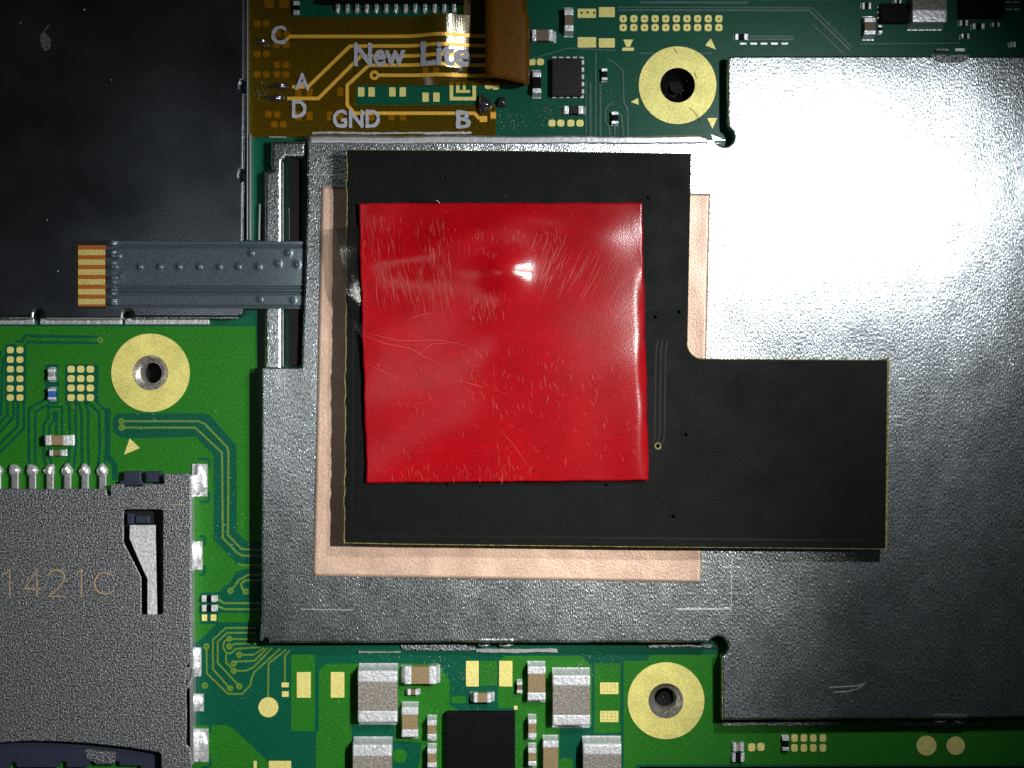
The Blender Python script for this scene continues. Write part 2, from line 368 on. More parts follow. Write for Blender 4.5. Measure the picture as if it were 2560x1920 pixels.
trace([(228, 1002), (256, 1030), (257, 1128), (252, 1170)], 9, 22, 'mask_green'); trace([(270, 1020), (268, 1140), (286, 1162), (288, 1200)], 4, 14, 'mask_teal')
for pts in ([(640, 1570), (564, 1570), (532, 1600), (532, 1673), (575, 1721)], [(640, 1582), (568, 1582), (544, 1604), (544, 1657), (598, 1716)],
            [(640, 1599), (573, 1597)], [(640, 1608), (588, 1610), (573, 1616)], [(650, 1618), (589, 1622), (577, 1633), (566, 1633), (557, 1618), (560, 1604), (573, 1597)],
            [(660, 1620), (634, 1637), (598, 1637)], [(668, 1620), (636, 1652), (590, 1654), (584, 1659)],
            [(680, 1620), (634, 1668), (614, 1677), (586, 1677), (565, 1657), (565, 1636)],
            [(700, 1622), (634, 1682), (629, 1696), (625, 1714), (605, 1735), (570, 1735), (517, 1684), (516, 1618)],
            [(715, 1624), (671, 1659), (670, 1745)], [(724, 1626), (712, 1640), (712, 1703)]): trace(pts, 4.6)
for x, y in ((575, 1721), (598, 1716), (573, 1597), (573, 1616), (598, 1637), (584, 1659), (584, 1677), (516, 1616), (304, 1053), (304, 1069), (576, 1477), (614, 1479), (250, 850), (512, 1714)):
    poly('via', [circ(x, y, 8, 16), circ(x, y, 2.5, 10)], 0, Z3+.003, 'mask_edge', brd)
# traces of the upper part
for pts, w_ in (([(1489, 130), (1489, 340)], 4), ([(1476, 205), (1476, 340)], 5), ([(1501, 210), (1501, 340)], 5), ([(1517, 150), (1531, 153), (1557, 176), (1560, 259), (1568, 270), (1570, 338)], 4),
                ([(1529, 256), (1514, 271), (1513, 303), (1523, 317), (1524, 338)], 4), ([(1540, 282), (1553, 287), (1555, 305), (1558, 338)], 4), ([(1537, 312), (1537, 338)], 4),
                ([(1465, 200), (1465, 338)], 3), ([(1320, 150), (1420, 120), (1540, 126)], 3),
                ([(1545, 25), (1996, 26), (2023, 26), (2123, 124)], 5), ([(1600, 6), (1869, 6)], 6), ([(1545, 18), (1990, 19), (2030, 20), (2130, 118)], 3),
                ([(1874, 91), (1985, 91)], 4), ([(1874, 98), (1985, 98)], 4), ([(1900, -2), (2110, -2)], 4), ([(2030, 60), (2110, 135)], 3), ([(2150, 110), (2400, 108)], 3), ([(1600, 133), (1780, 133)], 3)):
    trace(pts, w_, mat='mask_glint', z=.025)
poly('copper_pour', [[(1548, 90), (1790, 90), (1798, 330), (1584, 330), (1574, 262), (1572, 168), (1548, 130)], circ(1694, 213, 60)], 0, .006, 'mask_teal', brd)  # dim light up here put into the pour's colour, a darker teal
# wear on the gold rings
ribbon('hair_scratch', [(1723, 270), (1734, 277), (1743, 290), (1751, 307)], 1.6, .028, .034, 'chip_brown', brd); ribbon('hair_scratch', [(1684, 121), (1690, 128), (1693, 133)], 1.8, .028, .034, 'chip_brown', brd)
ribbon('hair_scratch', [(1736, 180), (1740, 190), (1741, 197)], 1.6, .028, .034, 'chip_brown', brd)
# gold pads
G = lambda s, x0, y0, x1, y1: pad(s, (x0+x1)/2, (y0+y1)/2, x1-x0, y1-y0, brd)
for x in (26, 50):
    for y in (875, 899, 923, 947, 971, 994): pad('oct', x, y, 17, 16, brd)
for x in (178, 202, 226):
    for y in (923, 946.5, 970, 994): pad('oct', x, y, 18, 17, brd)
for k in range(10):
    for y in (47, 69): pad('oct', 1558+26.56*k, y, 18, 18, brd)
for b in ((1444, 22, 1490, 45), (1497, 18, 1537, 43), (1444, 93, 1490, 119), (1497, 96, 1537, 119), (742, 1680, 777, 1744), (827, 1680, 861, 1744), (1165, 1652, 1197, 1716), (1248, 1652, 1281, 1716),
          (1500, 1706, 1546, 1735), (1500, 1777, 1546, 1805), (1285, 1764, 1294, 1774), (672, 1902, 728, 1960), (634, 1902, 642, 1960), (505, 1536, 518, 1552), (527, 1536, 541, 1552), (705, 1728, 722, 1742),
          (704, 1706, 722, 1718)): G('rect', *b)
for x in (903, 929, 981, 1007): pad('rect', x, 230, 16, 23, brd)
for x in (1064, 1091): pad('rect', x, 243, 16, 23, brd)
pad('disc', 671, 1768, 50, 50, brd); pad('disc', 2316, 1864, 50, 50, brd); pad('disc', 2389, 1864, 46, 46, brd)
for x, y in ((1879, 1868), (1902, 1867)): pad('oct', x, y, 18, 20, brd)
for x in (1986, 2009.5, 2033, 2057):
    for y in (1845, 1869.5): pad('oct', x, y, 16, 19, brd)
for x, y in ((1380, 308), (1402, 308), (1427, 308), (1450, 308), (1330, 155), (1351, 155), (1221, 214), (1239, 216)): pad('oct', x, y, 18, 17, brd)
for l in ([(324, 1096), (349, 1120), (310, 1137)], [(1777, 96), (1790, 124), (1763, 113)], [(1577, 255), (1595, 245), (1597, 262)], [(1768, 295), (1793, 295), (1781, 322)], [(1558, 99), (1583, 99), (1575, 117), (1566, 117)]):
    poly('gold_mark', l, 0, .02, 'gold', brd)
poly('gold_mark', rrect(1556, 119, 1585, 127, 2), 0, .02, 'gold', brd)
for b in ((1124, 205, 1133, 251), (1133, 242, 1181, 251), (1181, 214, 1190, 251), (1140, 205, 1149, 225), (1140, 225, 1175, 232), (1157, 205, 1164, 225)): poly('gold_mark', rect(*b), 0, .02, 'gold', brd)
# pads that lie below the amber flex
for x, y in ((643, 59), (666, 59), (694, 85), (717, 85), (692, 112), (716, 112), (643, 135), (666, 135), (693, 162), (715, 162), (643, 186), (666, 186), (693, 186), (715, 186), (671, 286), (693, 286), (686, 311), (708, 311), (1208, 298)): pad('oct', x, y, 17, 16, brd)
for x, y in ((851, 230), (774, 290), (746, 290), (825, 290), (851, 290), (930, 290), (979, 290), (1007, 290), (1232, 288), (746, 233), (774, 233), (1064, 178), (1090, 178)): pad('rect', x, y, 15, 22, brd)
for x in (673, 710): pad('rect', x, 5, 24, 30, brd)
for x, y in ((1454, 32), (1469, 31), (1485, 32)): poly('via', circ(x, y, 3, 8), 0, .026, 'void', brd)
for k in range(10):
    for y in (47, 69): poly('via', circ(1558.5+26.56*k, y, 2.4, 8), 0, .026, 'void', brd)
for y0 in (1712, 1783):
    for i in range(4):
        for j in range(3): poly('via', circ(1508+i*10, y0+j*8, 1.5, 6), 0, .026, 'board_edge', brd)

# ================================================================= components
def chip2(name, label, cat, x0, y0, x1, y1, h, ends, body, group, end='terminal', joint=9, ax=None, bev=.03):
    """two-terminal part; the box is its top face in the photo"""
    vert = ax == 'v' if ax else (y1-y0) > (x1-x0)
    cx, cy = (x0+x1)/2, (y0+y1)/2
    t = thing(name, label, cat, P(cx, cy, .02), group)
    i = .8
    if vert:
        block('body', x0+i, y0+ends-2, x1-i, y1-ends+2, .02, h-.008, body, t, .008, 1)
        tt = [(x0, y0, x1, y0+ends), (x0, y1-ends, x1, y1)]
    else:
        block('body', x0+ends-2, y0+i, x1-ends+2, y1-i, .02, h-.008, body, t, .008, 1)
        tt = [(x0, y0, x0+ends, y1), (x1-ends, y0, x1, y1)]
    for k, b in enumerate(tt):
        e = block('terminal', *b, .02, h, end, t, min(bev, ends/100*.3), 3)
        if joint:
            s = -1 if k == 0 else 1
            if vert:
                yb = y0 if k == 0 else y1; q = [P(x0, yb, h), P(x1, yb, h)]; d = Vector((0, -s*joint/100, 0)); wv = Vector((.01, 0, 0))
            else:
                xb = x0 if k == 0 else x1; q = [P(xb, y0, h), P(xb, y1, h)]; d = Vector((s*joint/100, 0, 0)); wv = Vector((0, -.01, 0))
            c = (q[0]+q[1])/2; c.z = .01
            a0, a1 = q[0]-c, q[1]-c
            a0.z = a1.z = 0
            n_ = 6; vs = []; fs = []
            for m_ in range(n_+1):
                f = m_/n_; zz = max(h*.72*(1-f)**2.2, 0.004)
                vs += [a0+d*f+Vector((0, 0, zz)), a1+d*f+Vector((0, 0, zz)), a0+d*f, a1+d*f]
            for m_ in range(n_):
                A, B = 4*m_, 4*m_+4
                fs += [(A, B, B+1, A+1), (A+2, A+3, B+3, B+2), (A, A+2, B+2, B), (A+1, B+1, B+3, A+3)]
            fs += [(0, 1, 3, 2), (4*n_, 4*n_+2, 4*n_+3, 4*n_+1)]
            add('solder_joint', mesh('solder_joint', vs, fs), 'solder', e, c)
    return t
gB, gM, gS = 'large grey capacitors below the shield', 'medium tan capacitors below the shield', 'small capacitors below the shield'
chip2('capacitor', 'large grey capacitor with white ends, nearest the shield\'s left lower edge', 'capacitor', 894, 1677, 993, 1806, .36, 30, 'cap_grey', gB, joint=13, bev=.05)
chip2('capacitor', 'large grey capacitor cut by the photo\'s lower edge, left of the black chip', 'capacitor', 881, 1862, 979, 1993, .36, 30, 'cap_grey', gB, joint=13, bev=.05)
chip2('capacitor', 'large grey capacitor with white ends between the black chip and two dotted gold pads', 'capacitor', 1381, 1688, 1476, 1814, .36, 28, 'cap_grey', gB, joint=13, bev=.05)
chip2('capacitor', 'large grey capacitor cut by the lower edge, beside the lower gold ring', 'capacitor', 1457, 1860, 1554, 1990, .36, 28, 'cap_grey', gB, joint=13, bev=.05)
chip2('capacitor', 'medium tan capacitor lying sideways right of the large grey capacitor', 'capacitor', 1011, 1666, 1090, 1711, .28, 18, 'cap_tan', gM)
chip2('capacitor', 'medium tan upright capacitor standing left of the black chip\'s small capacitor column', 'capacitor', 1004, 1768, 1045, 1843, .28, 20, 'cap_tan', gM)
chip2('capacitor', 'medium tan upright capacitor right of the bare gold pad pair', 'capacitor', 1319, 1666, 1364, 1751, .28, 20, 'cap_tan', gM)
chip2('capacitor', 'medium tan upright capacitor at the lower edge, right of the black chip', 'capacitor', 1357, 1852, 1396, 1940, .28, 18, 'cap_tan', gM)
chip2('capacitor', 'tiny capacitor lying sideways under the sideways tan capacitor', 'capacitor', 1019, 1723, 1046, 1738, .16, 8, 'cap_brown', gS, joint=4, bev=.015)
chip2('capacitor', 'small brown capacitor left of the black chip, upper of two in a column', 'capacitor', 1068, 1801, 1091, 1848, .26, 13, 'cap_tan', gS, bev=.025)
chip2('capacitor', 'small brown capacitor left of the black chip, lower of two in a column', 'capacitor', 1068, 1872, 1091, 1919, .26, 13, 'cap_tan', gS, bev=.025)
chip2('capacitor', 'small brown capacitor lying sideways just above the black chip', 'capacitor', 1184, 1733, 1227, 1757, .24, 10, 'cap_tan', gS, bev=.025)
chip2('capacitor', 'tiny upright capacitor touching the left side of a medium tan capacitor', 'capacitor', 1292, 1705, 1306, 1733, .16, 8, 'cap_brown', gS, joint=4, bev=.015)
chip2('capacitor', 'small brown capacitor right of the black chip, upper of two in a column', 'capacitor', 1320, 1799, 1341, 1845, .26, 12, 'cap_tan', gS, bev=.025)
chip2('capacitor', 'small brown capacitor right of the black chip, lower of two in a column', 'capacitor', 1320, 1871, 1341, 1915, .26, 12, 'cap_tan', gS, bev=.025)
gL = 'small parts on the left of the board'
chip2('capacitor', 'tan capacitor lying sideways above the card slot\'s solder pins', 'capacitor', 113, 1088, 171, 1114, .26, 15, 'cap_tan', gL, bev=.025)
chip2('capacitor', 'tiny capacitor under the sideways tan capacitor above the slot pins', 'capacitor', 123, 1125, 160, 1140, .16, 9, 'cap_brown', gL, joint=4, bev=.015)
chip2('resistor', 'tiny grey upright part just above the blue resistor', 'resistor', 119, 922, 137, 950, .16, 9, 'bright_metal', gL, joint=4, bev=.012)
chip2('resistor', 'tiny bright blue resistor between two groups of gold pads', 'resistor', 119, 972, 137, 999, .16, 6, 'blue', gL, joint=4, bev=.012)
chip2('resistor', 'tiny black resistor beside the card slot, upper of two', 'resistor', 505, 1489, 539, 1505, .14, 11, 'chip', gL, joint=3, bev=.012)
chip2('resistor', 'tiny black resistor beside the card slot, just above two gold pads', 'resistor', 505, 1513, 539, 1529, .14, 11, 'chip', gL, joint=3, bev=.012)
gT = 'small parts on the upper board'
chip2('capacitor', 'dark upright capacitor left of the upper row of gold rectangles', 'capacitor', 1411, 22, 1434, 78, .28, 16, 'cap_brown', gT, bev=.025)
chip2('capacitor', 'grey capacitor lying sideways beside the brown flex flap', 'capacitor', 1330, 73, 1382, 102, .28, 11, 'cap_brown', gT, bev=.025)
chip2('capacitor', 'black upright part with pale ends left of the square dark chip', 'capacitor', 1331, 180, 1353, 233, .24, 13, 'chip', gT, bev=.025)
chip2('capacitor', 'small dark part lying sideways right under the square dark chip', 'capacitor', 1410, 264, 1458, 285, .2, 12, 'chip_brown', gT, bev=.02)
chip2('resistor', 'tiny resistor on traces left of the upper gold ring, higher one', 'resistor', 1504, 171, 1518, 200, .14, 7, 'chip', gT, joint=3, bev=.012)
chip2('resistor', 'tiny resistor on traces left of the upper gold ring, lower one', 'resistor', 1529, 280, 1546, 309, .14, 7, 'chip', gT, joint=3, bev=.012)
chip2('capacitor', 'tiny part seen through the flex window left of the pin row', 'capacitor', 733, 2, 748, 36, .16, 11, 'chip', gT, joint=0, bev=.012)
gR = 'parts in the dim upper right corner'
chip2('capacitor', 'dim small upright capacitor left of the dark chips in the upper right', 'capacitor', 2161, 44, 2190, 86, .28, 11, 'cap_brown', gR, bev=.02)
chip2('inductor', 'large grey block in the dim upper right corner, nearest the top edge', 'inductor', 2281, -60, 2368, 56, .5, 34, 'cap_grey', gR, bev=.05, ax='v')
chip2('resistor', 'tiny part left of the short bright traces above the shield corner', 'resistor', 1838, 84, 1869, 99, .12, 8, 'chip', gR, joint=3, bev=.012)
chip2('resistor', 'tiny dim part above the shield\'s upper dent', 'resistor', 2432, 58, 2462, 72, .12, 8, 'chip', gR, joint=2, bev=.012)
for x0, y0, x1, y1, lab in ((2156, 6, 2178, 22, 'tiny dim part at the top edge, first right of the bright diagonal trace'), (2236, -8, 2254, 8, 'tiny pale part touching the top edge above the dim black chip'), (2196, 62, 2206, 82, 'tiny upright part under the left corner of the dim black chip'),
                            (2270, 44, 2280, 64, 'tiny upright part between the dim black chip and grey block'), (2400, 50, 2420, 64, 'tiny dim part right under the grey block in the upper right'), (2480, 56, 2500, 66, 'tiny dim part below the black chip at the right edge'),
                            (2526, 104, 2540, 118, 'tiny dim part near the right edge just above the shield'), (2404, 84, 2424, 96, 'tiny dim part left of the shield\'s upper dent')):
    chip2('resistor', lab, 'resistor', x0, y0, x1, y1, .12, 6, 'chip', gR, joint=2, bev=.012)
gZ = 'tiny parts under the shield\'s lower right edge'
chip2('resistor', 'tiny pale part under the shield\'s right lower edge, upper of a stacked pair', 'resistor', 1833, 1857, 1859, 1879, .14, 8, 'cap_grey', gZ, joint=3, bev=.012)
chip2('resistor', 'tiny black part under the shield\'s right lower edge, lower of a stacked pair', 'resistor', 1831, 1883, 1860, 1905, .14, 8, 'chip', gZ, joint=3, bev=.012)
chip2('resistor', 'tiny upright black part left of the grid of eight gold pads', 'resistor', 1956, 1843, 1973, 1877, .14, 9, 'chip', gZ, joint=3, bev=.012)

def chip4(label, x0, y0, x1, y1, h, mat, pins=None, group=None):
    t = thing('chip', label, 'chip', P((x0+x1)/2, (y0+y1)/2, .01), group)
    block('chip_body', x0, y0, x1, y1, .01, h, mat, t, .02, 2)
    for b in pins or (): block('pin', *b, .008, .05, 'bright_metal', t, .01, 1)
    return t
chip4('black square chip at the lower edge among the capacitors', 1115, 1780, 1287, 1985, .22, 'chip')
pins = [(1376+x, 141, 1388+x, 147) for x in range(4, 74, 17)]+[(1376+x, 238, 1388+x, 246) for x in range(4, 74, 17)]+[(1453, 150+y, 1461, 162+y) for y in range(0, 90, 18)]
chip4('small dark square chip left of the upper gold ring', 1380, 145, 1455, 240, .22, 'chip_brown', pins)
chip4('black chip in the dim upper right, left of the grey block', 2202, 8, 2270, 56, .25, 'chip', [(2193, 14+y, 2203, 20+y) for y in (0, 14, 28)])
chip4('black chip in the upper right corner at the photo\'s edge', 2400, -120, 2512, 42, .25, 'chip', [(2514+x, y, 2530+x, y+6) for x in (0, 20) for y in (2, 20)])
px_ = [844+24.2*k for k in range(13)]
t = chip4('dark chip with a row of bright pins seen above the amber flex', 800, -160, 1175, 8, .24, 'chip')
for x in px_:
    b = block('pin', x-5, 8, x+5, 24, .01, .12, 'bright_metal', t, .02, 2); blob('solder_joint', x, 29, 7, 7, .08, 'solder', b, seed=int(x))

# ---------------------------------------------------------------- upper left steel cover
cv = thing('steel_cover', 'large dark smooth steel cover in the upper left under the ribbon cable\'s end', 'metal cover', P(300, 400, 0))
out = [(-600, -500), (612, -500), (611, 202), (603, 204), (600, 212), (600, 222), (604, 230), (611, 231), (609, 424), (601, 427), (598, 436), (598, 444), (602, 451), (609, 452), (607, 600), (610, 770), (605, 788), (594, 795),
       (332, 795), (330, 783), (324, 777), (314, 777), (309, 783), (307, 798), (108, 798), (106, 782), (100, 776), (91, 776), (86, 782), (84, 795), (-600, 795)]
soft('cover_plate', out, .02, .45, .07, 'cover', cv, 3)
for x0, x1 in ((-600, 85), (100, 305), (312, 523)): block('frame_wall', x0, 796, x1, 811, 0, .1, 'solder', cv, .02)
for x in (617, 624): block('frame_wall', x, -500 if x < 620 else 335, x+2.5, 600, 0, .22, 'bright_metal', cv, .005, 1)
block('lip', 110, 783, 306, 799, .3, .44, 'bright_metal', cv, .05, 3)
block('lip', 334, 785, 596, 798, .3, .43, 'shield', cv, .05, 3); block('lip', -600, 787, 83, 799, .3, .43, 'shield', cv, .05, 3)
sc = [(103, 82), (112, 80), (122, 92), (128, 104), (124, 122), (112, 128), (105, 118), (100, 98)]
poly('scuff', sc, .4502, .4525, 'scuff', cv); ribbon('scuff', [(108, 84), (114, 72), (127, 60)], 2.5, .4502, .4525, 'scuff', cv)
for x, y, r_ in ((211, 24, 2.4), (51, 57, 1.6), (279, 200, 1.3), (118, 550, 1.3), (145, 678, 1.6)):
    poly('dust_speck', circ(x, y, r_, 7), .4502, .46, 'dust', cv)

# ---------------------------------------------------------------- L-shaped main shield
sh = thing('metal_shield', 'big bright metal shield plate under the copper sheet and black board', 'metal shield', P(1500, 960, 0))
out = [(768, 343), (1300, 342), (1788, 346)]+arc(1811, 341, 25, 190, 425, 18)+[(1820, 300), (1820, 146), (1826, 140), (2200, 139), (3000, 142), (3000, 1787), (2560, 1793), (2200, 1797), (1806, 1800), (1805, 1640)]+arc(1796, 1617, 25, -66, 160, 18)+[(1760, 1606), (1286, 1606), (1192, 1606), (690, 1607), (676, 1609)]+arc(664, 1604, 9, -30, 190, 8)+[(654, 1590), (654, 918), (754, 918), (762, 700), (768, 500)]
ZS = .55
soft('shield_plate', out, .02, ZS, .05, 'shield', sh, 3)
def press(pts, w_=3.0): ribbon('press_mark', pts, w_, ZS-.01, ZS+.005, 'bright_metal', sh)
press([(752, 1523), (884, 1525)], 2.5); press([(1690, 1523), (1828, 1522)], 4.5); press([(1828, 1522), (1829, 1400)], 1.2); press([(768, 437), (862, 437)], 2.5)
for x, y, w2 in ((1190, 1594, 96), (2332, 1784, 90)):
    l = block('dent_lip', x, y, x+w2, y+14, .1, ZS+.02, 'shield', sh, .06, 3); blob('dent_fold', x+20, y+17, 18, 6, .18, 'bright_metal', l, .05); blob('dent_fold', x+w2-22, y+17, 20, 6, .18, 'bright_metal', l, .05)
poly('dent', [(2328, 137), (2424, 137), (2416, 152), (2404, 157), (2348, 157), (2336, 152)], .05, ZS+.004, 'slot_metal', sh)
def wob(x): return .8*math.sin(x*.021)+random.uniform(-.9, .9)
def flange(x0, x1, y, h_, mat='bright_metal'):
    l = [(x, y+wob(x)) for x in range(x0, x1+1, 7)]+[(x, y+h_+wob(x*1.7)) for x in range(x1, x0-1, -7)]
    poly('soldered_flange', l, 0, .07, mat, sh)
flange(896, 1002, 1628, 4); flange(1002, 1190, 1612, 14, 'slot_metal'); flange(1190, 1394, 1622, 9); flange(1620, 1786, 1612, 6, 'slot_metal')
flange(1806, 2100, 1806, 8, 'slot_metal'); flange(2240, 2470, 1806, 8, 'slot_metal'); soft('edge_highlight', [(772, 339)]+[(x, 338+wob(x)) for x in range(790, 1765, 15)]+[(1770, 344), (1770, 360)]+[(x, 361+wob(x)) for x in range(1762, 780, -15)]+[(772, 360)], .3, ZS+.03, .07, 'bright_metal', sh, 4); flange(780, 1180, 330, 5)  # top-edge highlight put in as a lip of brighter tin
for x in range(1850, 1980, 26): poly('soldered_flange', rect(x, 107, x+16, 111), 0, .05, 'bright_metal', sh)
poly('soldered_flange', rect(2340, 122, 2372, 127), 0, .2, 'slot_metal', sh); poly('soldered_flange', rect(2388, 121, 2412, 128), 0, .2, 'bright_metal', sh)
for pts in ([(2074, 1719), (2110, 1717), (2140, 1715), (2166, 1707)], [(2084, 1731), (2120, 1729), (2145, 1722), (2160, 1712)]): ribbon('scratch', pts, 2.2, ZS-.01, ZS+.004, 'bright_metal', sh)

# ---------------------------------------------------------------- open frame left of the shield
fr = thing('shield_frame', 'narrow open metal frame with a dark slot crossed by the ribbon cable', 'metal frame', P(690, 640, 0))
soft('frame_bar', [(678, 352), (766, 352), (766, 395), (714, 395), (705, 404), (705, 930), (661, 930), (661, 430), (680, 424), (676, 410)], .02, .38, .09, 'shield', fr, 4)
poly('slot_shade', [(724, 400), (746, 400), (746, 912), (724, 912)], .0, .32, 'black_foam', fr)  # black strip added for the shade inside the slot
ribbon('frame_lip', [(707, 404), (707, 915)], 2.5, .02, .2, 'bright_metal', fr); ribbon('frame_lip', [(722, 520), (724, 540), (724, 600)], 2.5, .02, .12, 'bright_metal', fr)
ribbon('frame_lip', [(650, 510), (648, 600)], 4, .02, .16, 'bright_metal', fr); ribbon('frame_lip', [(672, 342), (716, 343)], 3, .02, .1, 'bright_metal', fr)

# ---------------------------------------------------------------- ribbon cable over the cover and frame
cb = thing('ribbon_cable', 'flat dark grey ribbon cable with gold contacts lying across the steel cover', 'cable', P(460, 690, .34))
bumps = [(295, 640, 6), (348, 667, 6), (398, 667, 6), (446, 667, 6), (497, 667, 6), (547, 667, 6), (594, 667, 6), (627, 633, 6), (645, 667, 7), (719, 632, 7), (694, 659, 7), (741, 661, 7), (649, 749, 5), (731, 750, 6)]
def cz(u, v, x, y):
    z = .52 if x < 640 else .52-.17*((x-640)/130)**1.5
    for bx, by, r_ in bumps:
        d = ((x-bx)**2+(y-by)**2)/(r_*r_)
        if d < 6: z += .06*math.exp(-d)
    for gy, gw, gd in ((616, 2.6, .045), (719, 2.6, .05), (733, 2.6, .05), (767, 2.6, .045)):
        z -= gd*math.exp(-((y-gy)/gw)**2)
    z += .02*math.exp(-((y-726)/3)**2)
    if x < 310: z += .05*math.exp(-((x-279)/10)**2)*(1+.8*math.sin(y*.21)+.6*math.sin(y*.47+2))
    z += .02*math.exp(-((x-301)/7)**2-((y-690)/9)**2)
    return z
sheet('cable_body', [(264, 602), (770, 603), (770, 772), (264, 770)], 230, 86, cz, .03, 'cable', cb)
e = poly('contact_end', rrect(183, 602, 264, 771, 6), .48, .515, 'cable_black', cb)
poly('contact_base', rect(195, 613, 264, 766), .49, .522, 'cable_orange', e)
for y in (624, 648.5, 673, 697.5, 722.5, 747): block('contact', 195, y, 262, y+14, .52, .53, 'contact', e, .003, 1)

# ---------------------------------------------------------------- copper sheet
def coz(u, v, x, y):
    z = ZS+.014+.012*math.exp(-((x-1200-(y-1440)*.1)/40)**2)*(1 if y > 1300 else 0)
    z += .02*math.exp(-((1-u)/.02)**2)*max(0, .6+.5*math.sin(v*21))+.016*math.sin(u*9+v*4)*math.sin(v*8)+.010*math.exp(-((x+y*.4-1650)/30)**2)
    z += .03*math.exp(-((v-.3)/.12)**2-((1-u)/.05)**2)
    return z+.01
tag(sheet('copper_sheet', [(804, 466), (1776, 484), (1752, 1457), (783, 1440)], 120, 120, coz, .012, 'copper'), 'thin pink copper sheet lying on the metal shield under the black board', 'copper sheet')

# ---------------------------------------------------------------- black L-shaped board
ZB0, ZB1 = 1.0, 1.14
bb = thing('black_board', 'black L-shaped circuit board lying on the copper sheet, carrying the red square', 'circuit board', P(1300, 900, .35))
rl = random.Random(3)
left = [(866-6*(y-372)/986+rl.uniform(-2.2, 2.2), y) for y in range(1340, 380, -16)]
out = [(866, 374), (1300, 377), (1728, 384), (1723, 640), (1719, 850)]+arc(1757, 858, 38, 180, 270, 8)+[(1800, 897), (2200, 899), (2214, 897), (2223, 892), (2221, 1130), (2218, 1373), (1600, 1368), (1000, 1361), (860, 1358)]+left
holes = [circ(x, y, r_, 12) for x, y, r_ in ((1638, 793, 5), (1697, 780, 5), (1715, 1087, 5), (1645, 1115, 5), (1682, 1292, 6), (1620, 493, 4), (1573, 412, 3.5), (1115, 1213, 4), (1515, 1213, 4), (1112, 445, 4))]
b_ = poly('board_core', [out]+holes, ZB0, ZB1-.012, 'board_edge', bb)
inner = [(868, 375), (1300, 378), (1727.5, 385), (1722.5, 640), (1718.5, 850)]+arc(1757, 858, 40, 180, 270, 8)+[(1800, 899), (2200, 901), (2218, 900), (2216, 1130), (2213, 1371), (1600, 1366), (1000, 1359), (864, 1356)]+[(x+3, y) for x, y in left]
poly('mask_layer', [inner]+holes, ZB1-.012, ZB1, 'black_board', bb)
ribbon('board_trace', [(886, 400), (880, 1338), (1200, 1341), (2190, 1352)], 5, ZB1, ZB1+.004, 'black_trace', bb)
for x in (1640, 1652, 1664): ribbon('board_trace', [(x+5, 850), (x, 880), (x-3, 1090), (x-8, 1108)], 3, ZB1, ZB1+.004, 'black_trace', bb)
poly('via', [circ(1645, 1115, 9, 20), circ(1645, 1115, 5, 16)], ZB1, ZB1+.006, 'board_edge', bb)
poly('adhesive_pad', [(930, 440), (1714, 450), (1708, 940), (2150, 950), (2150, 1310), (930, 1300)], ZS+.04, ZB0-.001, 'black_foam', bb)

# ---------------------------------------------------------------- red square of film and the clear film under it
def g(x, y, cx, cy, sx, sy, a=0):
    dx, dy = x-cx, y-cy; ca, sa = math.cos(a), math.sin(a)
    p, q = dx*ca+dy*sa, -dx*sa+dy*ca
    return math.exp(-(p/sx)**2-(q/sy)**2)
def rz(u, v, x, y):
    z = ZB1+.07
    z += .19*g(x, y, 1262, 668, 60, 62)                   # the small dome in the middle
    z += .17*g(x, y, 1170, 590, 150, 42, -.25)+.07*g(x, y, 1330, 545, 90, 30, .2)           # long fold above it
    z += .09*g(x, y, 1080, 660, 170, 45, .1)
    z += .085*g(x, y, 1480, 600, 110, 70, .1)
    z += .14*g(x, y, 930, 470, 60, 70)
    z += .34*g(x, y, 1340, 880, 300, 380, .1)             # broad swelling to the right
    z += .05*g(x, y, 1240, 830, 60, 90, .2)
    z -= .075*(.35+.55*math.sin(v*4-1.2)+.16*math.sin(v*23))*max(0, (u-.962)/.038)**2                       # right edge rolls down
    z += .05*g(x, y, 1585, 1160, 45, 90)
    z += .02*math.sin(x*.011+1.3)*math.sin(y*.013)+.012*math.sin(x*.023+y*.014)*math.sin(y*.021-x*.006+2)
    z += .05*max(0, (.08-u)/.08)**2*(.3+.7*math.exp(-((v-.35)/.2)**2))
    return z
RQ = [(897, 508), (1605, 507), (1622, 1201), (917, 1207)]
rd = thing('red_square', 'shiny scratched red square of plastic film stuck on the black board', 'adhesive film', P(1255, 855, ZB1))
film_ = sheet('film', RQ, 150, 150, rz, .05, 'red', rd, edge=lambda u, v: ((.9*math.sin(v*23)+.6*math.sin(v*61+1))*(u > .99 or u < .01), (.5*math.sin(u*31)+.4*math.sin(u*77))*(v > .99 or v < .01)))
rs = random.Random(11); vs, fs = [], []
def scr(pts, w_):
    pts = [Vector(p) for p in pts]; b0 = len(vs)
    for i, p in enumerate(pts):
        t = (pts[min(i+1, len(pts)-1)]-pts[max(i-1, 0)]).normalized(); nn = Vector((-t.y, t.x))*w_/2*(.25 if i in (0, len(pts)-1) else 1)
        for q in (p+nn, p-nn):
            u = (q.x-897-(q.y-507)*.028)/707; v = (q.y-507)/697
            z = rz(min(max(u, 0), 1), v, q.x, q.y)+.004; vs.append(P(q.x, q.y, z)-P(1255, 855, ZB1))
    for i in range(len(pts)-1): fs.append((b0+2*i, b0+2*i+1, b0+2*i+3, b0+2*i+2))
def field(n, x0, y0, x1, y1, ang, l0, l1, w0=.7, w1=1.5, da=4):
    for _ in range(n):
        x, y = rs.uniform(x0, x1), rs.uniform(y0, y1); a = math.radians(ang+rs.gauss(0, da)); l = rs.uniform(l0, l1)
        d = Vector((math.sin(a), math.cos(a)))*l; bnd = rs.uniform(-.04, .04)*l; c_ = Vector((x, y))
        scr([c_, c_+d*.5+Vector((bnd, 0)), c_+d], rs.uniform(w0, w1)*(.45+.55*rs.random()))
